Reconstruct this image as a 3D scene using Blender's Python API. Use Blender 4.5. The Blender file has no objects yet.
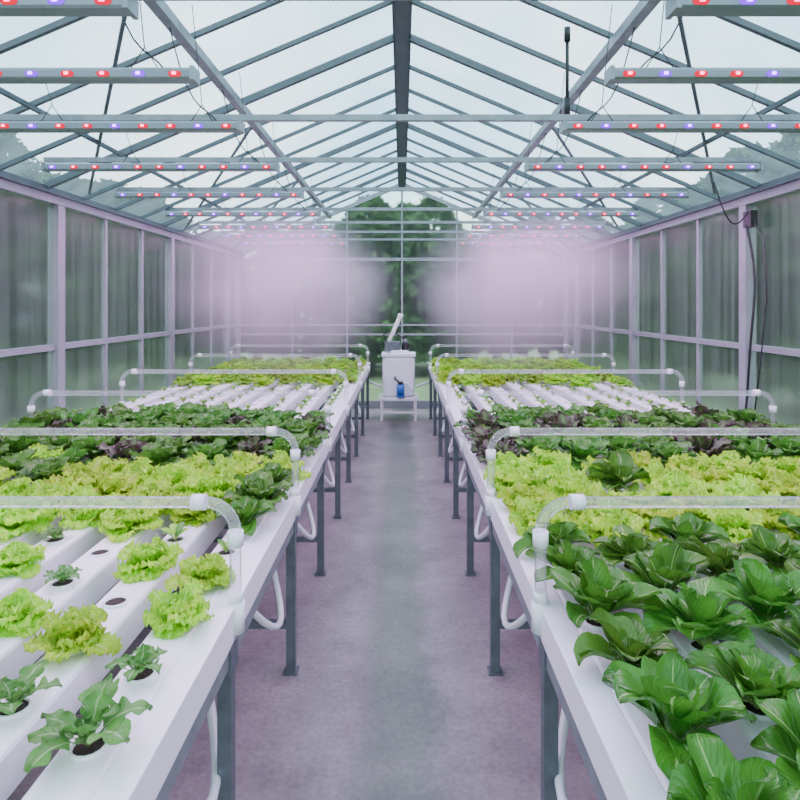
import bpy, math, random
from mathutils import Vector, Matrix
random.seed(7)
scene = bpy.context.scene
COL = scene.collection

# ------------------------------------------------------------------ materials
def new_mat(name):
    m = bpy.data.materials.new(name); m.use_nodes = True
    nt = m.node_tree; nt.nodes.clear()
    out = nt.nodes.new('ShaderNodeOutputMaterial')
    return m, nt, out
def N(nt, t, **kw):
    n = nt.nodes.new(t)
    for k, v in kw.items():
        if k in n.inputs: n.inputs[k].default_value = v
        else: setattr(n, k, v)
    return n
def pbr(name, col, rough=0.5, metal=0.0, noise=0.0, nscale=8.0, bump=0.0, spec=0.5):
    m, nt, out = new_mat(name)
    p = N(nt, 'ShaderNodeBsdfPrincipled')
    p.inputs['Base Color'].default_value = (*col, 1)
    p.inputs['Roughness'].default_value = rough
    p.inputs['Metallic'].default_value = metal
    p.inputs['Specular IOR Level'].default_value = spec
    nt.links.new(p.outputs[0], out.inputs[0])
    if noise or bump:
        tc = N(nt, 'ShaderNodeTexCoord')
        no = N(nt, 'ShaderNodeTexNoise'); no.inputs['Scale'].default_value = nscale; no.inputs['Detail'].default_value = 5
        nt.links.new(tc.outputs['Object'], no.inputs['Vector'])
        cr = N(nt, 'ShaderNodeValToRGB')
        cr.color_ramp.elements[0].position = 0.3; cr.color_ramp.elements[1].position = 0.7
        cr.color_ramp.elements[0].color = (*[max(0, c*(1-noise)) for c in col], 1)
        cr.color_ramp.elements[1].color = (*[min(1, c*(1+noise)) for c in col], 1)
        nt.links.new(no.outputs['Fac'], cr.inputs[0]); nt.links.new(cr.outputs[0], p.inputs['Base Color'])
        if bump:
            b = N(nt, 'ShaderNodeBump'); b.inputs['Strength'].default_value = bump; b.inputs['Distance'].default_value = 0.01
            nt.links.new(no.outputs['Fac'], b.inputs['Height']); nt.links.new(b.outputs[0], p.inputs['Normal'])
    return m
def emit(name, col, s):
    m, nt, out = new_mat(name)
    e = N(nt, 'ShaderNodeEmission'); e.inputs[0].default_value = (*col, 1); e.inputs[1].default_value = s
    nt.links.new(e.outputs[0], out.inputs[0]); return m

M_white = pbr('white_pvc', (0.88, 0.84, 0.89), 0.32, noise=0.03, nscale=3)
M_white2 = pbr('white_plastic_fitting', (0.86, 0.87, 0.90), 0.3)
M_steel = pbr('galvanised_steel', (0.28, 0.31, 0.34), 0.45, 0.6, noise=0.15, nscale=14)
M_legs = pbr('dark_galvanised_leg', (0.13, 0.15, 0.17), 0.45, 0.5, noise=0.15, nscale=20)
M_frame = pbr('aluminium_frame', (0.29, 0.31, 0.34), 0.45, 0.3, noise=0.08, nscale=6)
M_roofst = pbr('roof_steel', (0.11, 0.135, 0.155), 0.5, 0.4, noise=0.12, nscale=8)
M_housing = pbr('lamp_housing', (0.24, 0.28, 0.32), 0.4, 0.5)
M_black = pbr('black_rubber', (0.015, 0.015, 0.017), 0.5)
M_soil = pbr('growing_medium', (0.03, 0.018, 0.012), 0.9, noise=0.5, nscale=150, bump=0.5)
M_blue = pbr('blue_plastic', (0.02, 0.13, 0.45), 0.35)
M_tank = pbr('tank_polyethylene', (0.82, 0.86, 0.90), 0.4, noise=0.03, nscale=4)
M_hose = pbr('milky_hose', (0.72, 0.74, 0.76), 0.25)
M_red = emit('red_diode_lens', (1.0, 0.0, 0.05), 1.6)
M_vio = emit('violet_diode_lens', (0.18, 0.0, 1.0), 2.8)
M_redc = emit('red_diode_core', (1.0, 0.08, 0.25), 10)
M_vioc = emit('violet_diode_core', (0.45, 0.12, 1.0), 11)

def glassy(name, tint, transp, white, rough=0.15, wave=None, bump=0.3, fres=.6, frost=None):
    m, nt, out = new_mat(name)
    if frost:
        tr = N(nt, 'ShaderNodeBsdfRefraction'); tr.inputs['IOR'].default_value = frost[0]; tr.inputs['Roughness'].default_value = frost[1]
    else:
        tr = N(nt, 'ShaderNodeBsdfTransparent')
    tr.inputs[0].default_value = (*tint, 1)
    df = N(nt, 'ShaderNodeBsdfDiffuse'); df.inputs[0].default_value = (*white, 1)
    tl = N(nt, 'ShaderNodeBsdfTranslucent'); tl.inputs[0].default_value = (*white, 1)
    gl = N(nt, 'ShaderNodeBsdfGlossy'); gl.inputs['Roughness'].default_value = rough
    ms0 = N(nt, 'ShaderNodeMixShader'); ms0.inputs[0].default_value = 0.5
    nt.links.new(df.outputs[0], ms0.inputs[1]); nt.links.new(tl.outputs[0], ms0.inputs[2])
    ms1 = N(nt, 'ShaderNodeMixShader'); ms1.inputs[0].default_value = 1 - transp
    nt.links.new(tr.outputs[0], ms1.inputs[1]); nt.links.new(ms0.outputs[0], ms1.inputs[2])
    fr = N(nt, 'ShaderNodeLayerWeight'); fr.inputs['Blend'].default_value = 0.25
    mu = N(nt, 'ShaderNodeMath', operation='MULTIPLY'); mu.inputs[1].default_value = fres
    nt.links.new(fr.outputs['Fresnel'], mu.inputs[0])
    ms2 = N(nt, 'ShaderNodeMixShader')
    nt.links.new(mu.outputs[0], ms2.inputs[0]); nt.links.new(ms1.outputs[0], ms2.inputs[1]); nt.links.new(gl.outputs[0], ms2.inputs[2])
    nt.links.new(ms2.outputs[0], out.inputs[0])
    if wave:
        tc = N(nt, 'ShaderNodeTexCoord')
        mp = N(nt, 'ShaderNodeMapping'); mp.inputs['Scale'].default_value = wave
        no = N(nt, 'ShaderNodeTexNoise'); no.inputs['Scale'].default_value = 1; no.inputs['Detail'].default_value = 3
        nt.links.new(tc.outputs['Object'], mp.inputs[0]); nt.links.new(mp.outputs[0], no.inputs['Vector'])
        b = N(nt, 'ShaderNodeBump'); b.inputs['Strength'].default_value = bump; b.inputs['Distance'].default_value = 0.02
        nt.links.new(no.outputs['Fac'], b.inputs['Height']); nt.links.new(b.outputs[0], gl.inputs['Normal'])
        mr = N(nt, 'ShaderNodeMapRange'); mr.inputs[1].default_value = 0.3; mr.inputs[2].default_value = 0.7
        mr.inputs[3].default_value = (1-transp)*0.5; mr.inputs[4].default_value = min(1, (1-transp)*1.5)
        nt.links.new(no.outputs['Fac'], mr.inputs[0]); nt.links.new(mr.outputs[0], ms1.inputs[0])
    return m
M_pane = glassy('frosted_polycarbonate', (0.84, 0.93, 0.88), 0.83, (0.40, 0.47, 0.44), 0.22, (14, 14, 0.35), fres=.45, frost=(1.07, .38))
M_paneb = glassy('frosted_polycarbonate_gable', (0.92, 1.0, 0.90), 0.92, (0.40, 0.48, 0.44), 0.25, (9, 9, 0.4), fres=.35, frost=(1.05, .28))
M_roofpane = glassy('roof_polycarbonate', (0.80, 0.91, 0.97), 0.75, (0.68, 0.84, 0.93), 0.3, (1.2, 2.2, 1.2), 0.1, .4)
M_clear = glassy('clear_acrylic_pipe', (0.96, 0.97, 0.99), 0.85, (0.97, 0.97, 1.0), 0.04, fres=.65)

def floor_mat():
    m, nt, out = new_mat('concrete_floor')
    p = N(nt, 'ShaderNodeBsdfPrincipled'); p.inputs['Roughness'].default_value = 0.5
    tc = N(nt, 'ShaderNodeTexCoord')
    n1 = N(nt, 'ShaderNodeTexNoise'); n1.inputs['Scale'].default_value = 2.2; n1.inputs['Detail'].default_value = 10; n1.inputs['Roughness'].default_value = .7
    n2 = N(nt, 'ShaderNodeTexNoise'); n2.inputs['Scale'].default_value = 45; n2.inputs['Detail'].default_value = 6
    n3 = N(nt, 'ShaderNodeTexNoise'); n3.inputs['Scale'].default_value = .9; n3.inputs['Detail'].default_value = 3
    for n in (n1, n2, n3): nt.links.new(tc.outputs['Object'], n.inputs['Vector'])
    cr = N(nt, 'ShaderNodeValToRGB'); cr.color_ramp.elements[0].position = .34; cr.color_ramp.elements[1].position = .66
    cr.color_ramp.elements[0].color = (0.18, 0.142, 0.158, 1); cr.color_ramp.elements[1].color = (0.34, 0.275, 0.30, 1)  # mauve tint: grow-lamp colour spill put into the concrete colour
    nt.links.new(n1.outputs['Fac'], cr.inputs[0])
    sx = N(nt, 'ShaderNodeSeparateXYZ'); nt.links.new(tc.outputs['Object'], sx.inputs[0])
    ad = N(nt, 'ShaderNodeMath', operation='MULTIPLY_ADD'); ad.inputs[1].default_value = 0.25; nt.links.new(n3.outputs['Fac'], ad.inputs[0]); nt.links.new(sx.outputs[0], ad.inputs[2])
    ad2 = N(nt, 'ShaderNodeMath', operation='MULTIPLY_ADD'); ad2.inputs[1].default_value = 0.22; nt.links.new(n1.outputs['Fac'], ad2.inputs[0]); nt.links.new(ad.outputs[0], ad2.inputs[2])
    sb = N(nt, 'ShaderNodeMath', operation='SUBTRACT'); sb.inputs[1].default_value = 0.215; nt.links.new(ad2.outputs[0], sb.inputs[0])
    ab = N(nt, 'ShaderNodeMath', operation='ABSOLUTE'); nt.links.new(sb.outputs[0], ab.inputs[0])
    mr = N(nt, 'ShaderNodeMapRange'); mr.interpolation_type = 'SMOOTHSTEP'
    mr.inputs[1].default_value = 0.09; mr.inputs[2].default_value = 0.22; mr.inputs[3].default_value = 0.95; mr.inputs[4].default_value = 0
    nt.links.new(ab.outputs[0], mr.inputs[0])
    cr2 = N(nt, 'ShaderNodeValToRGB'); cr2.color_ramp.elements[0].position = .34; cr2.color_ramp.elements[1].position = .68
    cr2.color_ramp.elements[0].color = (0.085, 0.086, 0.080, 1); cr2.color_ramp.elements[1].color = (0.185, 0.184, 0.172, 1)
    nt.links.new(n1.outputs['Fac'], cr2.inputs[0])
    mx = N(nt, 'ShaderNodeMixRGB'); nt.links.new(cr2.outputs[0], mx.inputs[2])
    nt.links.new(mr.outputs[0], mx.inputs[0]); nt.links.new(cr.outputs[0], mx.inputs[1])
    m2 = N(nt, 'ShaderNodeMixRGB', blend_type='OVERLAY'); m2.inputs[0].default_value = 0.4
    nt.links.new(mx.outputs[0], m2.inputs[1]); nt.links.new(n2.outputs['Fac'], m2.inputs[2])
    nt.links.new(m2.outputs[0], p.inputs['Base Color'])
    rr = N(nt, 'ShaderNodeMapRange'); rr.inputs[1].default_value = 0; rr.inputs[2].default_value = 1; rr.inputs[3].default_value = .48; rr.inputs[4].default_value = .33
    nt.links.new(mr.outputs[0], rr.inputs[0]); nt.links.new(rr.outputs[0], p.inputs['Roughness'])
    b = N(nt, 'ShaderNodeBump'); b.inputs['Strength'].default_value = .2; b.inputs['Distance'].default_value = .004
    nt.links.new(n2.outputs['Fac'], b.inputs['Height']); nt.links.new(b.outputs[0], p.inputs['Normal'])
    nt.links.new(p.outputs[0], out.inputs[0]); return m
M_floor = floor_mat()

def leaf_mat(name, base, dark, rib, ribw=0.06, trans=0.3, vein=0.35, edge=None, stalk=.32, rough=.42, nscale=22):
    m, nt, out = new_mat(name)
    uv = N(nt, 'ShaderNodeUVMap'); uv.uv_map = 'UVMap'
    sx = N(nt, 'ShaderNodeSeparateXYZ'); nt.links.new(uv.outputs[0], sx.inputs[0])
    s = N(nt, 'ShaderNodeMath', operation='SUBTRACT'); s.inputs[1].default_value = .5; nt.links.new(sx.outputs[0], s.inputs[0])
    a = N(nt, 'ShaderNodeMath', operation='ABSOLUTE'); nt.links.new(s.outputs[0], a.inputs[0])
    tc = N(nt, 'ShaderNodeTexCoord'); no = N(nt, 'ShaderNodeTexNoise'); no.inputs['Scale'].default_value = nscale; no.inputs['Detail'].default_value = 3
    nt.links.new(tc.outputs['Object'], no.inputs['Vector'])
    cr = N(nt, 'ShaderNodeValToRGB'); cr.color_ramp.elements[0].position = .3; cr.color_ramp.elements[1].position = .65
    cr.color_ramp.elements[0].color = (*dark, 1); cr.color_ramp.elements[1].color = (*base, 1)
    nt.links.new(no.outputs['Fac'], cr.inputs[0])
    last = cr.outputs[0]
    if edge:
        me = N(nt, 'ShaderNodeMapRange'); me.inputs[1].default_value = .15; me.inputs[2].default_value = .45
        nt.links.new(a.outputs[0], me.inputs[0]); mxe = N(nt, 'ShaderNodeMixRGB'); mxe.inputs[2].default_value = (*edge, 1)
        nt.links.new(me.outputs[0], mxe.inputs[0]); nt.links.new(last, mxe.inputs[1]); last = mxe.outputs[0]
    v1 = N(nt, 'ShaderNodeMath', operation='MULTIPLY_ADD'); v1.inputs[1].default_value = -0.7
    nt.links.new(a.outputs[0], v1.inputs[0]); nt.links.new(sx.outputs[1], v1.inputs[2])
    v2 = N(nt, 'ShaderNodeMath', operation='MULTIPLY'); v2.inputs[1].default_value = 60; nt.links.new(v1.outputs[0], v2.inputs[0])
    v3 = N(nt, 'ShaderNodeMath', operation='SINE'); nt.links.new(v2.outputs[0], v3.inputs[0])
    v4 = N(nt, 'ShaderNodeMapRange'); v4.inputs[1].default_value = .7; v4.inputs[2].default_value = 1; v4.inputs[3].default_value = 0; v4.inputs[4].default_value = 1
    nt.links.new(v3.outputs[0], v4.inputs[0])
    vm = N(nt, 'ShaderNodeMath', operation='MULTIPLY'); vm.inputs[1].default_value = vein; nt.links.new(v4.outputs[0], vm.inputs[0])
    r = N(nt, 'ShaderNodeMapRange'); r.inputs[1].default_value = ribw*.4; r.inputs[2].default_value = ribw; r.inputs[3].default_value = .7; r.inputs[4].default_value = 0
    nt.links.new(a.outputs[0], r.inputs[0])
    mx0 = N(nt, 'ShaderNodeMath', operation='MAXIMUM'); nt.links.new(vm.outputs[0], mx0.inputs[0]); nt.links.new(r.outputs[0], mx0.inputs[1])
    st = N(nt, 'ShaderNodeMapRange'); st.inputs[1].default_value = .1; st.inputs[2].default_value = stalk; st.inputs[3].default_value = .8; st.inputs[4].default_value = 0
    nt.links.new(sx.outputs[1], st.inputs[0])
    mx1 = N(nt, 'ShaderNodeMath', operation='MAXIMUM'); nt.links.new(mx0.outputs[0], mx1.inputs[0]); nt.links.new(st.outputs[0], mx1.inputs[1])
    mx = N(nt, 'ShaderNodeMixRGB'); mx.inputs[2].default_value = (*rib, 1)
    nt.links.new(mx1.outputs[0], mx.inputs[0]); nt.links.new(last, mx.inputs[1])
    oi = N(nt, 'ShaderNodeObjectInfo'); hs = N(nt, 'ShaderNodeHueSaturation')
    h = N(nt, 'ShaderNodeMapRange'); h.inputs[3].default_value = .487; h.inputs[4].default_value = .512; nt.links.new(oi.outputs['Random'], h.inputs[0])
    vv = N(nt, 'ShaderNodeMapRange'); vv.inputs[3].default_value = .85; vv.inputs[4].default_value = 1.18; nt.links.new(oi.outputs['Random'], vv.inputs[0])
    nt.links.new(h.outputs[0], hs.inputs['Hue']); nt.links.new(vv.outputs[0], hs.inputs['Value']); nt.links.new(mx.outputs[0], hs.inputs['Color'])
    p = N(nt, 'ShaderNodeBsdfPrincipled'); p.inputs['Roughness'].default_value = rough; p.inputs['Specular IOR Level'].default_value = .45
    nt.links.new(hs.outputs[0], p.inputs['Base Color'])
    b = N(nt, 'ShaderNodeBump'); b.inputs['Strength'].default_value = .7; b.inputs['Distance'].default_value = .003; b.invert = True
    bb = N(nt, 'ShaderNodeMath', operation='MAXIMUM'); nt.links.new(v4.outputs[0], bb.inputs[0]); nt.links.new(r.outputs[0], bb.inputs[1])
    nt.links.new(bb.outputs[0], b.inputs['Height']); nt.links.new(b.outputs[0], p.inputs['Normal'])
    t = N(nt, 'ShaderNodeBsdfTranslucent'); nt.links.new(hs.outputs[0], t.inputs[0])
    ms = N(nt, 'ShaderNodeMixShader'); ms.inputs[0].default_value = trans
    nt.links.new(p.outputs[0], ms.inputs[1]); nt.links.new(t.outputs[0], ms.inputs[2]); nt.links.new(ms.outputs[0], out.inputs[0])
    return m
L_lime = leaf_mat('lime_lettuce_leaf', (0.60, 0.93, 0.06), (0.34, 0.70, 0.03), (0.72, 0.90, 0.28), .05, .5, .1)
L_spoon = leaf_mat('romaine_leaf', (0.095, 0.29, 0.026), (0.045, 0.17, 0.018), (0.46, 0.70, 0.22), .035, .3, .12, rough=.27, nscale=9, stalk=.28)
L_dark = leaf_mat('dark_green_leaf', (0.12, 0.35, 0.04), (0.045, 0.18, 0.025), (0.38, 0.55, 0.2), .045, .35, .12, rough=.33)
L_red = leaf_mat('red_lettuce_leaf', (0.09, 0.18, 0.05), (0.06, 0.10, 0.03), (0.25, 0.32, 0.14), .05, .25, .1, edge=(0.08, 0.045, 0.045), rough=.35)
L_kale = leaf_mat('kale_leaf', (0.13, 0.34, 0.06), (0.07, 0.22, 0.035), (0.40, 0.60, 0.26), .06, .35, .15)
L_far = leaf_mat('young_lettuce_leaf', (0.46, 0.78, 0.09), (0.28, 0.56, 0.05), (0.5, 0.66, 0.25), .05, .45, .1)

# ------------------------------------------------------------------ mesh builder
class MB:
    def __init__(s): s.v=[]; s.f=[]; s.m=[]; s.sm=[]; s.uv={}; s.mats=[]
    def mi(s, mat):
        if mat not in s.mats: s.mats.append(mat)
        return s.mats.index(mat)
    def box(s, x0,x1,y0,y1,z0,z1,mat):
        b=len(s.v); i=s.mi(mat)
        s.v += [(x0,y0,z0),(x1,y0,z0),(x1,y1,z0),(x0,y1,z0),(x0,y0,z1),(x1,y0,z1),(x1,y1,z1),(x0,y1,z1)]
        for q in [(0,3,2,1),(4,5,6,7),(0,1,5,4),(1,2,6,5),(2,3,7,6),(3,0,4,7)]:
            s.f.append([b+k for k in q]); s.m.append(i); s.sm.append(False)
    def beam(s,p,q,w,h,mat,up=(0,0,1)):
        p=Vector(p); q=Vector(q); d=(q-p).normalized(); u=Vector(up)
        sd=d.cross(u)
        if sd.length<1e-4: sd=d.cross(Vector((0,1,0)))
        sd.normalize(); u=sd.cross(d).normalized(); b=len(s.v); i=s.mi(mat)
        for P in (p,q):
            for a,c in ((-1,-1),(1,-1),(1,1),(-1,1)):
                s.v.append(tuple(P+sd*(a*w/2)+u*(c*h/2)))
        for k in range(4):
            s.f.append([b+k,b+(k+1)%4,b+4+(k+1)%4,b+4+k]); s.m.append(i); s.sm.append(False)
        s.f.append([b+3,b+2,b+1,b]); s.f.append([b+4,b+5,b+6,b+7]); s.m+= [i,i]; s.sm+=[False,False]
    def tube(s,pts,r,mat,seg=10,caps=True):
        pts=[Vector(p) for p in pts]; n=len(pts); i=s.mi(mat); b=len(s.v)
        rs = r if isinstance(r,(list,tuple)) else [r]*n
        prev=None
        for k,p in enumerate(pts):
            d=(pts[min(k+1,n-1)]-pts[max(k-1,0)])
            if d.length<1e-9: d=Vector((0,0,1))
            d.normalize()
            if prev is None:
                a=d.orthogonal().normalized()
            else:
                a=(prev-d*prev.dot(d)); a.normalize()
            prev=a; c=d.cross(a)
            for j in range(seg):
                t=2*math.pi*j/seg
                s.v.append(tuple(p+(a*math.cos(t)+c*math.sin(t))*rs[k]))
        for k in range(n-1):
            for j in range(seg):
                j2=(j+1)%seg
                s.f.append([b+k*seg+j,b+k*seg+j2,b+(k+1)*seg+j2,b+(k+1)*seg+j]); s.m.append(i); s.sm.append(True)
        if caps:
            s.f.append([b+j for j in range(seg)][::-1]); s.f.append([b+(n-1)*seg+j for j in range(seg)]); s.m+=[i,i]; s.sm+=[False,False]
    def lathe(s,cx,cy,prof,mat,seg=16):
        b=len(s.v); i=s.mi(mat)
        for r,z in prof:
            for j in range(seg):
                t=2*math.pi*j/seg; s.v.append((cx+r*math.cos(t),cy+r*math.sin(t),z))
        for k in range(len(prof)-1):
            for j in range(seg):
                j2=(j+1)%seg
                s.f.append([b+k*seg+j,b+k*seg+j2,b+(k+1)*seg+j2,b+(k+1)*seg+j]); s.m.append(i); s.sm.append(True)
    def disc(s,cx,cy,z,r,mat,seg=14):
        b=len(s.v); i=s.mi(mat)
        for j in range(seg):
            t=2*math.pi*j/seg; s.v.append((cx+r*math.cos(t),cy+r*math.sin(t),z))
        s.f.append([b+j for j in range(seg)]); s.m.append(i); s.sm.append(False)
    def quad(s,pts,mat):
        b=len(s.v); s.v+=[tuple(p) for p in pts]; s.f.append([b+k for k in range(len(pts))]); s.m.append(s.mi(mat)); s.sm.append(False)
    def leaf(s,mat,L,W,e0,curl,az,shape,frill=0.0,fk=25,cup=0.15,nt=8,nu=6,r0=0.006,z0=0.0,cx=0,cy=0,twist=0.0,lobe=0.0):
        b=len(s.v); i=s.mi(mat); ph=random.random()*6.28; ph2=random.random()*6.28
        R=r0; Z=z0; ca,sa=math.cos(az),math.sin(az); uvs=[]
        for k in range(nt+1):
            t=k/nt; e=e0-curl*t*t*1.0-curl*0.2*t
            if k>0:
                R+=math.cos(e)*L/nt; Z+=math.sin(e)*L/nt
            w=shape(t)*W*0.5
            for j in range(nu+1):
                u=-1+2*j/nu
                p2=ph if u<0 else ph2
                fr=frill*abs(u)**1.5*math.sin(fk*t+p2)*(0.3+0.7*min(1,t*2))
                fr+=frill*0.8*(t**3)*math.sin(u*11+ph)
                no=cup*u*u*w*2*0.5+fr
                lat=u*w*(1-0.12*cup*2) + twist*t*w + (u*lobe*abs(u)*math.cos(fk*t*1.3+p2) if lobe else 0)
                rr=R-math.sin(e)*no; zz=Z+math.cos(e)*no
                s.v.append((cx+rr*ca-lat*sa, cy+rr*sa+lat*ca, zz)); uvs.append((u*.5+.5,t))
        for k in range(nt):
            for j in range(nu):
                q=[k*(nu+1)+j,k*(nu+1)+j+1,(k+1)*(nu+1)+j+1,(k+1)*(nu+1)+j]
                s.uv[len(s.f)]=[uvs[x] for x in q]
                s.f.append([b+x for x in q]); s.m.append(i); s.sm.append(True)
    def mesh(s,name):
        me=bpy.data.meshes.new(name); me.from_pydata(s.v,[],s.f)
        for m in s.mats: me.materials.append(m)
        me.polygons.foreach_set('material_index',s.m); me.polygons.foreach_set('use_smooth',s.sm)
        if s.uv:
            ul=me.uv_layers.new(name='UVMap')
            for fi,u in s.uv.items():
                ls=me.polygons[fi].loop_start
                for k,c in enumerate(u): ul.data[ls+k].uv=c
        me.update(); return me
    def obj(s,name,parent=None,bevel=0):
        o=bpy.data.objects.new(name,s.mesh(name)); COL.objects.link(o)
        if parent: o.parent=parent
        if bevel:
            bm=o.modifiers.new('bevel','BEVEL'); bm.width=bevel; bm.segments=2; bm.limit_method='ANGLE'
        return o
def empty(name):
    e=bpy.data.objects.new(name,None); COL.objects.link(e); e.empty_display_size=.1; return e

# ------------------------------------------------------------------ dimensions
WX=2.63; YB=9.6; YF=-2.0; ZE=2.48; ZR=3.60; SL=(ZR-ZE)/WX
roofz=lambda x: ZR-SL*abs(x)

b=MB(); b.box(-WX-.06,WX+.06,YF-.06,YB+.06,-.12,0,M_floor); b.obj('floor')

def side_wall(sgn,name,win):
    b=MB(); x=sgn*WX; g=MB()
    main=[-2.0,0.1,2.33,4.56,6.78,9.0]
    for y in main: b.box(x-.045,x+.045,y-.045,y+.045,0,ZE,M_frame)
    for a in range(len(main)-1):
        st=(main[a+1]-main[a])/3
        for k in (1,2):
            y=main[a]+k*st; b.box(x-.02,x+.02,y-.02,y+.02,.1,ZE,M_frame)
    b.box(x-.045,x+.045,YB-.045,YB+.045,0,ZE,M_frame)
    b.box(x-.05,x+.05,YF,YB,ZE-.075,ZE+.015,M_frame)
    b.box(x-sgn*.05-.03,x-sgn*.05+.03,YF,YB,ZE-.015,ZE+.03,M_roofst)
    b.box(x-.022,x+.022,YF,YB,1.31,1.355,M_frame)
    b.box(x-.022,x+.022,YF,YB,.62,.66,M_frame)
    b.box(x-.05,x+.05,YF,YB,0,.14,M_frame)
    b.obj(name)
    q=[(x,YF,.14),(x,YB,.14),(x,YB,ZE),(x,YF,ZE)]
    g.quad(q if sgn<0 else q[::-1],M_pane); g.obj(win)
side_wall(-1,'wall_left','window_1'); side_wall(1,'wall_right','window_2')
def end_wall(y,name,win):
    b=MB(); n=6; st=2*WX/n
    for k in range(n+1):
        x=-WX+k*st; w=.028 if k!=3 else .03
        b.box(x-w/2,x+w/2,y-.02,y+.02,0,roofz(x)-.02,M_frame)
    b.box(-WX,WX,y-.03,y+.03,0,.12,M_frame)
    for z,h in ((1.18,.03),(1.33,.03),(ZE-.1,.05)): b.box(-WX,WX,y-.022,y+.022,z-h/2,z+h/2,M_frame)
    for s in (-1,1): b.beam((s*WX,y,ZE-.02),(0,y,ZR-.02),.05,.06,M_frame)
    b.obj(name)
    q=[(-WX,y,.12),(WX,y,.12),(WX,y,ZE),(0,y,ZR),(-WX,y,ZE)]
    g=MB(); g.quad(q if y>0 else q[::-1],M_paneb); g.obj(win)
end_wall(YB,'wall_back','window_3'); end_wall(YF,'wall_front','window_4')

b=MB()
for s in (-1,1):
    q=[(s*(WX+.1),YF-.05,roofz(WX+.1)+.02),(s*(WX+.1),YB+.05,roofz(WX+.1)+.02),(0,YB+.05,ZR+.02),(0,YF-.05,ZR+.02)]
    b.quad(q if s<0 else q[::-1],M_roofpane)
b.obj('ceiling')
b=MB()
y=YF
k=0
while y<YB+.01:
    big=(k%4==0)
    for s in (-1,1):
        b.beam((s*WX,y,ZE-.0),(0,y,ZR-.0),.038 if big else .024,.048 if big else .028,M_roofst)
    y+=0.527; k+=1
b.box(-.045,.045,YF,YB,ZR-.11,ZR-.01,M_roofst)
b.box(-.065,.065,YF,YB,ZR-.03,ZR-.015,M_roofst)
for s in (-1,1):
    b.beam((s*1.15,YF,roofz(1.15)-.05),(s*1.15,YB,roofz(1.15)-.05),.055,.055,M_steel)
    b.beam((s*2.0,YF,roofz(2.0)-.03),(s*2.0,YB,roofz(2.0)-.03),.022,.025,M_roofst)
TIES=[1.83,3.05,3.93,4.93,5.95,6.9,7.8,8.7]
TZ=2.60
for y in TIES:
    b.beam((-2.34,y,TZ),(2.34,y,TZ),.030,.030,M_steel)
for (y0,y1) in ((2.6,4.7),(4.7,6.8),(6.8,8.9)):
    for s in (-1,1):
        b.beam((s*1.17,y0,roofz(1.17)-.04),(s*2.45,y1,roofz(2.45)-.03),.018,.018,M_roofst)
b.obj('roof_frame')

# ------------------------------------------------------------------ grow lights
LY=[1.78,2.33,3.0,3.88,4.85,5.87,6.85,7.75,8.65]
LPOW=17.0
def make_light(y,s):
    b=MB(); x0,x1=.80,2.31; z=2.53
    pr=[(-.034,-.006),(-.034,.020),(-.026,.032),(.026,.032),(.034,.020),(.034,-.006),(.026,-.012),(-.026,-.012)]
    i=b.mi(M_housing); bs=len(b.v)
    for x in (x0,x1):
        for py,pz in pr: b.v.append((s*x,y+py,z+pz))
    n=len(pr)
    for k in range(n):
        b.f.append([bs+k,bs+(k+1)%n,bs+n+(k+1)%n,bs+n+k]); b.m.append(i); b.sm.append(False)
    b.f.append([bs+k for k in range(n)]); b.f.append([bs+n+k for k in range(n)]); b.m+=[i,i]; b.sm+=[False,False]
    nd=11
    for k in range(nd):
        x=x0+.07+(x1-x0-.14)*k/(nd-1); c,cc=(M_vio,M_vioc) if k%3==1 else (M_red,M_redc)
        for dy in (-1,1):
            Y=y+dy*.034; Z=z+.005
            b.tube([(s*x-.024,Y,Z),(s*x-.016,Y,Z),(s*x+.016,Y,Z),(s*x+.024,Y,Z)],[.004,.0115,.0115,.004],c,10)
            Y=y+dy*.0400
            b.tube([(s*x-.012,Y,Z),(s*x-.007,Y,Z),(s*x+.007,Y,Z),(s*x+.012,Y,Z)],[.003,.0075,.0075,.003],cc,8)
    for x in (x0+.005,x1-.005): b.box(s*x-.008,s*x+.008,y-.038,y+.038,z-.016,z+.036,M_steel)
    for x in (x0+.2,x0+.95):
        top=(s*(x+.05),y,roofz(x+.05)-.0)
        b.tube([(s*(x-.06),y,z+.03),(s*x,y,z+.12),top],.0022,M_black,5)
        b.tube([(s*(x+.06),y,z+.03),(s*x,y,z+.12)],.0022,M_black,5)
    pts=[]
    for k in range(9):
        t=k/8; pts.append((s*(x0+.12+.25*t),y+.02*math.sin(6*t),z+.032+ (roofz(x0+.37)-z-.05)*t**2+.04*math.sin(7*t)*(1-t)))
    b.tube(pts,.0035,M_black,6)
    o=b.obj('led_grow_light')
    ld=bpy.data.lights.new('grow_lamp','AREA'); ld.shape='RECTANGLE'; ld.size=x1-x0; ld.size_y=.04; ld.energy=LPOW; ld.color=(.92,.30,.90)
    lo=bpy.data.objects.new('lamp_emitter',ld); COL.objects.link(lo); lo.location=(s*(x0+x1)/2,y,z-.03); lo.parent=o
for y in LY:
    for s in (-1,1): make_light(y,s)

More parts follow.
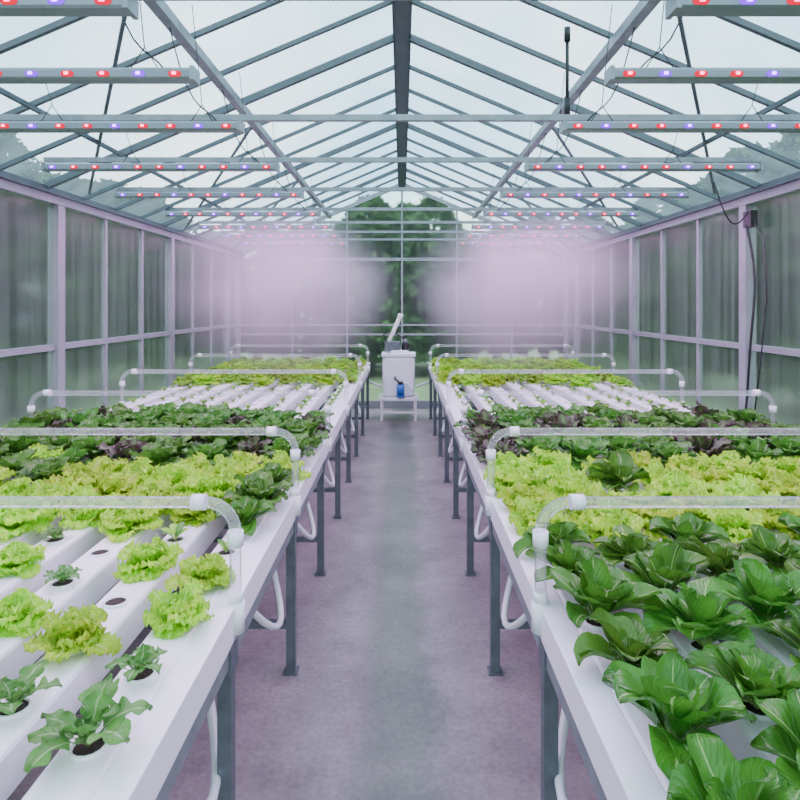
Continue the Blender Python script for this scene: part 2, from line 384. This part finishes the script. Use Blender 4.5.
# ------------------------------------------------------------------ hydroponic benches
CZ=.80; CW=.122
def bench(s,xi,name):
    par=empty(name)
    xo=2.42; y0=.15; y1=8.95
    def bx(b,xa,xb,*r): b.box(min(s*xa,s*xb),max(s*xa,s*xb),*r)
    b=MB(); bx(b,xi,xi+.028,y0,y1,.695,.776,M_white); bx(b,xo-.028,xo,y0,y1,.695,.795,M_white)
    bx(b,xi+.03,xo-.03,y1-.03,y1,.695,.795,M_white); bx(b,xi+.03,xo-.03,y0,y0+.03,.695,.795,M_white)
    bx(b,xi-.003,xi+.067,y0-.003,y1+.003,.776,.797,M_white)
    b.obj('rim',par,.003)
    b=MB(); bx(b,xi+.006,xi+.046,y0,y1,.64,.695,M_steel); bx(b,xo-.046,xo-.006,y0,y1,.64,.695,M_steel)
    y=y0+.1
    while y<y1:
        bx(b,xi+.04,xo-.04,y,y+.04,.66,.70,M_legs); y+=.6
    LEG=[.75,1.7,2.7,3.68,4.66,5.6,6.55,7.6,8.7]
    for y in LEG:
        for xx in (xi+.003,1.4,xo-.043):
            bx(b,xx,xx+.04,y-.02,y+.02,0,.66,M_legs)
            bx(b,xx-.012,xx+.052,y-.032,y+.032,0,.008,M_legs)
        bx(b,xi+.0,xi+.06,y-.035,y+.035,.615,.70,M_legs)
        bx(b,xi+.04,xo-.04,y-.015,y+.015,.2,.23,M_legs)
    b.obj('steel_frame',par)
    b=MB(); first=xi+.125; pitch=(2.33-first)/8; xs=[first+pitch*k for k in range(9)]
    i=b.mi(M_white)
    h=CW/2
    pr=[(-h,.705),(-h,CZ-.012),(-h+.004,CZ-.004),(-h+.012,CZ),(h-.012,CZ),(h-.004,CZ-.004),(h,CZ-.012),(h,.705)]
    for xc in xs:
        bs=len(b.v); n=len(pr)
        for y in (y0+.035,y1-.035):
            for px,pz in pr: b.v.append((s*xc+px,y,pz))
        for k in range(n):
            b.f.append([bs+k,bs+(k+1)%n,bs+n+(k+1)%n,bs+n+k]); b.m.append(i); b.sm.append(False)
        b.f.append([bs+k for k in range(n)]); b.f.append([bs+n+k for k in range(n)]); b.m+=[i,i]; b.sm+=[False,False]
    b.obj('growing_channels',par)
    b=MB(); sites=[]
    for ci,xc in enumerate(xs):
        y=.70-(.115 if ci%2 else 0); k=0
        while y<y1-.08:
            b.lathe(s*xc,y,[(.034,CZ-.002),(.034,CZ+.006),(.030,CZ+.008),(.028,CZ+.002)],M_white2,14)
            b.disc(s*xc,y,CZ+.003,.0295,M_soil,14)
            sites.append((s*xc,y,ci,k)); y+=.225; k+=1
    b.obj('net_cups',par)
    b=MB()
    b.tube([(s*(xi+.16),y0+.1,.56),(s*(xi+.16),y1-.1,.56)],.028,M_hose,12)
    for k,y in enumerate([1.35,2.25,3.2,4.2,5.2,6.1,7.1]):
        pts=[]
        for j in range(13):
            t=j/12; a=math.pi*t
            pts.append((s*(xi+.16-.12*math.sin(a)), y+.55*t, .62-.30*math.sin(a)**.8-.02*t))
        b.tube(pts,.014,M_hose,10)
    for y in (2.95,3.4): b.tube([(s*(xi+.10),y,.50),(s*(xi+.10),y,.60)],.018,M_blue,10)
    b.obj('drain_hoses',par)
    return sites,par

def hoop(s,xi,y):
    b=MB(); xa=xi+.015; xb=2.38; zt=1.085; z0=.70; R=.085; r=.0165
    def arc(xc,sg):
        return [(s*(xc+sg*-R*math.cos(a)),y,zt-R+R*math.sin(a)) for a in [math.pi/2*k/7 for k in range(8)]]
    inner=arc(xa+R,1); outer=[(s*(xb-R+R*math.cos(a)),y,zt-R+R*math.sin(a)) for a in [math.pi/2*(7-k)/7 for k in range(8)]]
    b.tube([(s*xa,y,z0),(s*xa,y,zt-R)]+inner[1:]+[(s*(xb-R),y,zt)]+outer[1:]+[(s*xb,y,z0)],r,M_clear,16,False)
    for xx in (xa,xb):
        b.tube([(s*xx,y,zt-R-.04),(s*xx,y,zt-R+.002)],r*1.35,M_white2,14)
        b.tube([(s*xx,y,.715),(s*xx,y,.80)],r*1.55,M_white2,14)
        b.tube([(s*xx,y,.80),(s*xx,y,.83)],r*1.3,M_white2,14)
    for xx in (xa+R,xb-R-.04):
        b.tube([(s*xx,y,zt),(s*(xx+.04),y,zt)],r*1.35,M_white2,14)
    b.obj('irrigation_pipe_hoop')

siteL,benchL=bench(-1,.475,'hydroponic_bench')
siteR,benchR=bench(1,.395,'hydroponic_bench')
HY=[1.72,2.68,3.85,5.1,6.75,8.35]
for y in HY: hoop(-1,.462,y); hoop(1,.382,y)

# ------------------------------------------------------------------ plants
sh_fr=lambda t: min(1,.22+1.5*t)*max(0.05,(1-t**6))**.5
def sh_sp(t):
    if t<.26: return .2
    q=(t-.26)/.74; return max(.2 if q<.4 else .05, math.sin(math.pi*min(1,max(0.0,q))**.95)**.48)
def sh_lobe(t):
    if t<.25: return .12
    q=(t-.25)/.75; return max(.08,(math.sin(math.pi*q**.8)**.7)*(.45+.55*abs(math.sin(9.5*q+.6))))
rd=math.radians
def P_lime(sc=1,mat=L_lime):
    b=MB()
    for n,L,W,e,c,fr in ((8,.13,.115,20,25,.014),(8,.12,.105,40,25,.016),(7,.105,.09,62,18,.016),(5,.085,.07,76,12,.013)):
        o=random.random()*6
        for k in range(n):
            b.leaf(mat,L*random.uniform(.75,1.2)*sc,W*random.uniform(.85,1.15)*sc,rd(e+random.uniform(-14,14)),rd(c+random.uniform(-20,20)),o+6.283*k/n+random.uniform(-.3,.3),sh_fr,frill=fr*sc,fk=random.uniform(36,48),cup=.15,nt=16,nu=12,z0=.002,lobe=.008*sc)
    return b.mesh('frilly_lettuce')
def P_spoon():
    b=MB()
    for n,L,W,e,c in ((6,.175,.11,42,50),(6,.17,.11,62,48),(5,.145,.095,74,32),(3,.09,.06,84,15)):
        o=random.random()*6
        for k in range(n):
            b.leaf(L_spoon,L*random.uniform(.72,1.12),W*random.uniform(.8,1.12),rd(e+random.uniform(-12,10)),rd(c+random.uniform(-25,32)),o+6.283*k/n+random.uniform(-.4,.4),sh_sp,frill=.005,fk=14,cup=random.uniform(.25,.6),nt=14,nu=8,z0=.002,twist=random.uniform(-.5,.5))
    return b.mesh('romaine_plant')
def P_dark(mat):
    b=MB()
    for n,L,W,e,c in ((7,.165,.12,38,50),(6,.165,.12,58,40),(5,.145,.10,74,25)):
        o=random.random()*6
        for k in range(n):
            b.leaf(mat,L*random.uniform(.8,1.15),W*random.uniform(.85,1.15),rd(e+random.uniform(-10,10)),rd(c+random.uniform(-18,18)),o+6.283*k/n+random.uniform(-.3,.3),sh_sp,frill=.010,fk=24,cup=.2,nt=12,nu=8,z0=.002,twist=random.uniform(-.4,.4),lobe=.004)
    return b.mesh('leafy_plant')
def P_kale():
    b=MB()
    for n,L,W,e,c in ((5,.13,.08,48,65),(4,.10,.06,66,40),(2,.06,.04,80,20)):
        o=random.random()*6
        for k in range(n):
            b.leaf(L_kale,L*random.uniform(.75,1.15),W*random.uniform(.9,1.1),rd(e+random.uniform(-10,10)),rd(c+random.uniform(-15,15)),o+6.283*k/n+random.uniform(-.3,.3),sh_lobe,frill=.006,fk=22,cup=.2,nt=20,nu=6,z0=.004,r0=.003,twist=random.uniform(-.3,.3))
    return b.mesh('kale_seedling')
def P_tiny():
    b=MB(); o=random.random()*6
    for k in range(7):
        b.leaf(L_kale if k%2 else L_far,random.uniform(.04,.065),.03,rd(random.uniform(35,75)),rd(35),o+6.283*k/7,sh_sp,cup=.2,nt=6,nu=4,z0=.003,r0=.003)
    return b.mesh('seedling')
V={'lime':[P_lime() for _ in range(5)],'spoon':[P_spoon() for _ in range(6)],'dark':[P_dark(L_dark) for _ in range(3)],
   'red':[P_dark(L_red) for _ in range(3)],'kale':[P_kale() for _ in range(5)],'tiny':[P_tiny() for _ in range(3)],'far':[P_lime(.85,L_far) for _ in range(2)]}
PAR={}
def plant(kind,x,y,sc,nm,tag):
    key=(nm,tag)
    if key not in PAR: PAR[key]=empty(nm)
    o=bpy.data.objects.new(kind+'_plant',random.choice(V[kind])); COL.objects.link(o); o.parent=PAR[key]
    o.location=(x,y,CZ+.004); o.rotation_euler=(random.uniform(-.08,.08),random.uniform(-.08,.08),random.uniform(0,6.28)); o.scale=(sc,sc,sc*random.uniform(.9,1.1))
U=random.uniform
SPEC={(0,2):('kale',1.1),(0,3):('kale',.62),(0,4):('lime',.72),(0,5):('lime',.74),(0,6):('tiny',.8),
      (1,3):('kale',.8),(1,4):('lime',.72),(1,5):(None,0),(1,6):('lime',.78),(1,7):('tiny',1.1),
      (2,3):('lime',.6),(2,4):('lime',.66),(2,5):('kale',.6),(2,6):(None,0),(2,7):('kale',.75),
      (3,5):('lime',.6),(3,6):('lime',.7),(3,7):('kale',.55),(4,7):(None,0),(4,6):('kale',.6)}
for x,y,ci,k in siteL:
    j=U(-.12,.12)
    if (ci,k) in SPEC and y<2.25:
        kd,sc=SPEC[(ci,k)]
        if kd: plant(kd,x,y,sc,'kale_seedling_crop','L')
        continue
    if y<1.33: nm='kale_seedling_crop'; kind=random.choice(['lime','kale','tiny',None])
    elif y<2.2:
        nm='kale_seedling_crop'; kind=random.choices(['lime','kale','tiny',None],[.5,.22,.16,.12])[0]
    elif y+j<3.1: nm='frilly_lettuce_crop'; kind=random.choices(['lime','dark','spoon'],[.80,.08,.12])[0]
    elif y+j<4.25: nm='chard_crop'; kind='dark' if U(0,1)<.9 else 'red'
    elif y+j<6.35: nm='seedling_crop'; kind=random.choices(['tiny',None],[.75,.25])[0]
    else: nm='young_lettuce_crop'; kind=random.choices(['far','lime'],[.7,.3])[0]
    if kind is None: continue
    sc={'lime':.66 if y<2.2 else .98,'spoon':.88,'dark':1.0 if y>3 else .88,'red':.9,'kale':.72,'tiny':1.0,'far':.9}[kind]*U(.85,1.15)
    plant(kind,x,y,sc,nm,'L')
for x,y,ci,k in siteR:
    j=U(-.12,.12)
    if y+j<2.1: nm='romaine_crop'; kind='spoon'
    elif y+j<3.1: nm='frilly_lettuce_crop'; kind='lime' if U(0,1)<.96 else 'spoon'
    elif y+j<4.3: nm='red_lettuce_crop'; kind='red' if U(0,1)<.45 else 'dark'
    elif y+j<6.35: nm='seedling_crop'; kind=random.choices(['tiny',None],[.75,.25])[0]
    else: nm='young_lettuce_crop'; kind=random.choices(['far','lime'],[.6,.4])[0]
    if kind is None: continue
    sc={'lime':.98,'spoon':.93,'dark':1.0,'red':1.0,'kale':.8,'tiny':1.0,'far':.95}[kind]*U(.85,1.12)
    plant(kind,x,y,sc,nm,'R')

# ------------------------------------------------------------------ nutrient tank on a stand
tx=-.05; ty=8.75
b=MB()
b.box(tx-.29,tx+.29,ty-.24,ty+.2,.29,.33,M_white)
for a in (-.26,.22):
    for c in (-.22,.14): b.box(tx+a,tx+a+.04,ty+c,ty+c+.04,0,.29,M_white)
b.box(tx-.26,tx+.26,ty-.2,ty-.18,.1,.13,M_white)
b.obj('tank_stand',None,.004)
par=empty('nutrient_tank')
b=MB(); b.box(tx-.23,tx+.23,ty-.17,ty+.17,.33,.93,M_tank); b.obj('body',par,.06)
b=MB(); b.box(tx-.245,tx+.245,ty-.185,ty+.185,.91,.955,M_tank); b.lathe(tx,ty,[(.15,.95),(.15,.985),(.14,.995),(.001,.995)],M_tank,24)
b.obj('lid',par,.01)
b=MB()
b.box(tx-.2,tx+.02,ty-.1,ty+.08,.985,1.12,M_legs); b.tube([(tx+.1,ty,.985),(tx+.1,ty,1.1)],.055,M_black,14); b.tube([(tx+.1,ty,1.1),(tx+.1,ty,1.15)],.03,M_steel,12)
b.tube([(tx-.14,ty,1.12),(tx-.08,ty,1.25),(tx+.03,ty,1.5)],.03,M_white2,12); b.tube([(tx+.02,ty,1.47),(tx+.035,ty,1.52)],.04,M_white2,12)
b.tube([(tx-.17,ty,1.1),(tx-.22,ty,1.22),(tx-.1,ty,1.27),(tx+.02,ty,1.2),(tx+.1,ty,1.14)],.012,M_black,8)
b.obj('pump_head',par,.004)
b=MB(); b.tube([(tx+.03,ty-.21,.36),(tx+.03,ty-.21,.52)],.055,M_blue,16); b.tube([(tx+.03,ty-.21,.52),(tx+.03,ty-.21,.56)],.04,M_black,14)
b.tube([(tx+.03,ty-.21,.335),(tx+.03,ty-.21,.36)],.06,M_blue,16)
b.tube([(tx+.03,ty-.21,.54),(tx+.12,ty-.22,.54),(tx+.2,ty-.2,.45),(tx+.22,ty-.22,.36)],.012,M_white2,8)
b.tube([(tx-.05,ty-.18,.62),(tx-.05,ty-.22,.6),(tx+.0,ty-.22,.56)],.014,M_black,8)
b.obj('water_filter',par)
b=MB()
for s in (-1,1):
    xe=.47 if s<0 else .39
    b.tube([(s*(xe+.1),ty+.05,.56),(s*(xe-.06),ty+.03,.50),(tx+s*.25,ty+.0,.46)],.018,M_hose,10)
b.obj('supply_hose')

# ------------------------------------------------------------------ cables and small fittings
b=MB(); xw=WX-.075
b.box(xw-.02,xw+.03,4.36,4.46,2.22,2.34,M_black)
p=[]
for k in range(25):
    t=k/24; p.append((xw-.02+.012*math.sin(9*t),4.42-.06*math.sin(math.pi*t)-.05*math.sin(5*t),2.24-1.55*t))
b.tube(p,.009,M_black,8)
p=[(xw,4.40,2.30),(xw-.02,4.2,2.10),(xw-.02,4.17,1.7),(xw-.02,4.25,1.2),(xw-.02,4.32,.85)]
b.tube(p,.005,M_black,8)
p=[]
for k in range(13):
    t=k/12; p.append((xw-.02-.3*t,4.40-.1*t,2.33+.20*t-.18*math.sin(math.pi*t)))
b.tube(p,.005,M_black,8)
b.obj('power_cable')
b=MB(); 
b.tube([(.84,3.05,2.615),(.84,3.05,3.05)],.009,M_black,8); b.tube([(.84,3.05,2.99),(.84,3.05,3.06)],.016,M_black,10); b.tube([(.84,3.05,2.613),(.84,3.05,2.70)],.015,M_black,10)
b.obj('sensor_rod')

# ------------------------------------------------------------------ mist (water fog lit by the grow lamps, lilac emission added for scattered light)
mm,nt,out=new_mat('mist')
tc=N(nt,'ShaderNodeTexCoord'); g=N(nt,'ShaderNodeTexGradient'); g.gradient_type='SPHERICAL'
nt.links.new(tc.outputs['Object'],g.inputs[0])
pw=N(nt,'ShaderNodeMath',operation='POWER'); pw.inputs[1].default_value=1.25; nt.links.new(g.outputs['Fac'],pw.inputs[0])
no=N(nt,'ShaderNodeTexNoise'); no.inputs['Scale'].default_value=1.9; no.inputs['Detail'].default_value=3; nt.links.new(tc.outputs['Object'],no.inputs['Vector'])
nr=N(nt,'ShaderNodeMapRange'); nr.inputs[1].default_value=.3; nr.inputs[2].default_value=.7; nr.inputs[3].default_value=.1; nr.inputs[4].default_value=.9; nt.links.new(no.outputs['Fac'],nr.inputs[0])
a=N(nt,'ShaderNodeMath',operation='MULTIPLY'); nt.links.new(pw.outputs[0],a.inputs[0]); nt.links.new(nr.outputs[0],a.inputs[1])
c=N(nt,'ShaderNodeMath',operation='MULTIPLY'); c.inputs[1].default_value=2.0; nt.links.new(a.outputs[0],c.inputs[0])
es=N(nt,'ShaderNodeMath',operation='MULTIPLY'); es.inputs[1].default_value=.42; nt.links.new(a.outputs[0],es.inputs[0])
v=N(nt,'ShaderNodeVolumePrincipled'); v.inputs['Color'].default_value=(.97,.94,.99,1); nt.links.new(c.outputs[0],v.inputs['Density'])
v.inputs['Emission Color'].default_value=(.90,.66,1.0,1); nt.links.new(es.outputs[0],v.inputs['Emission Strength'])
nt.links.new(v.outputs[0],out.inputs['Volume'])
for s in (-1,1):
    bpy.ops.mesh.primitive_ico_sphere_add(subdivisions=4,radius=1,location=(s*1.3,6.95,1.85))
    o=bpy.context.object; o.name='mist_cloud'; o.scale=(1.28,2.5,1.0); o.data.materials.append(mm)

# ------------------------------------------------------------------ outdoors
M_tree=pbr('tree_foliage',(0.040,0.095,0.028),0.95,noise=.6,nscale=.7)
M_trunk=pbr('bark',(0.06,0.045,0.03),.9,noise=.3,nscale=6)
M_grass=pbr('grass',(0.22,0.29,0.15),.95,noise=.3,nscale=2)
b=MB(); b.box(-40,40,-30,50,-.2,-.125,M_grass); b.obj('grass_ground')
def trees(name,pts,hmin,hmax,spread=.3,n=1300,ls=.18):
    b=MB()
    for (x,y) in pts:
        h=U(hmin,hmax)
        b.tube([(x,y,-.12),(x+.05,y,h*.4),(x,y,h*.85)],[.14,.10,.03],M_trunk,8)
        for k in range(n):
            q=random.random(); z=h*(.07+.93*q); R=h*spread*math.sqrt(max(.03,1-q**3)); a=U(0,6.283); rr=R*math.sqrt(U(.25,1))
            c=Vector((x+rr*math.cos(a),y+rr*math.sin(a),z))
            d=Vector((U(-1,1),U(-1,1),U(-1,.4))).normalized(); e=d.cross(Vector((U(-1,1),U(-1,1),U(-1,1)))).normalized()
            l=ls*U(.7,1.4)
            b.quad([c-d*l,c+e*l*.5,c+d*l,c-e*l*.5],M_tree)
    b.obj(name)
trees('tree_row',[(-7.3+U(-.5,.5),y*1.4) for y in range(-2,14)],4.3,5.0,.30)
trees('tree_row',[(7.3+U(-.5,.5),y*1.4) for y in range(-2,14)],4.3,5.0,.30)
trees('tree_row',[(x,18+U(-.5,.5)) for x in (-7,-5.6,-4.2,-2.8,-1.4,0,1.4,2.8,4.2,5.6,7)],3.8,4.4,.3,1500)
trees('tree_row',[(x,15.5+U(-.3,.3)) for x in (-.8,.1,.8)],4.1,4.5,.24,1800,.15)

# ------------------------------------------------------------------ world
w=bpy.data.worlds.new('overcast_sky'); scene.world=w; w.use_nodes=True; nt=w.node_tree; nt.nodes.clear()
out=nt.nodes.new('ShaderNodeOutputWorld'); bg=nt.nodes.new('ShaderNodeBackground')
tc=nt.nodes.new('ShaderNodeTexCoord'); no=nt.nodes.new('ShaderNodeTexNoise'); no.inputs['Scale'].default_value=2.6; no.inputs['Detail'].default_value=4
nt.links.new(tc.outputs['Generated'],no.inputs['Vector'])
cr=nt.nodes.new('ShaderNodeValToRGB'); cr.color_ramp.elements[0].position=.38; cr.color_ramp.elements[1].position=.62
cr.color_ramp.elements[0].color=(.44,.72,.88,1); cr.color_ramp.elements[1].color=(.92,.98,1,1)
nt.links.new(no.outputs['Fac'],cr.inputs[0]); nt.links.new(cr.outputs[0],bg.inputs[0]); bg.inputs[1].default_value=4.1
nt.links.new(bg.outputs[0],out.inputs[0])

# ------------------------------------------------------------------ camera
cd=bpy.data.cameras.new('camera'); cam=bpy.data.objects.new('camera',cd); COL.objects.link(cam)
cam.location=(0,0,1.65); cam.rotation_euler=(math.pi/2,0,0); cd.lens=27; cd.sensor_width=36; cd.shift_y=-95/800; cd.shift_x=-2/800; cd.clip_start=.05
scene.camera=cam
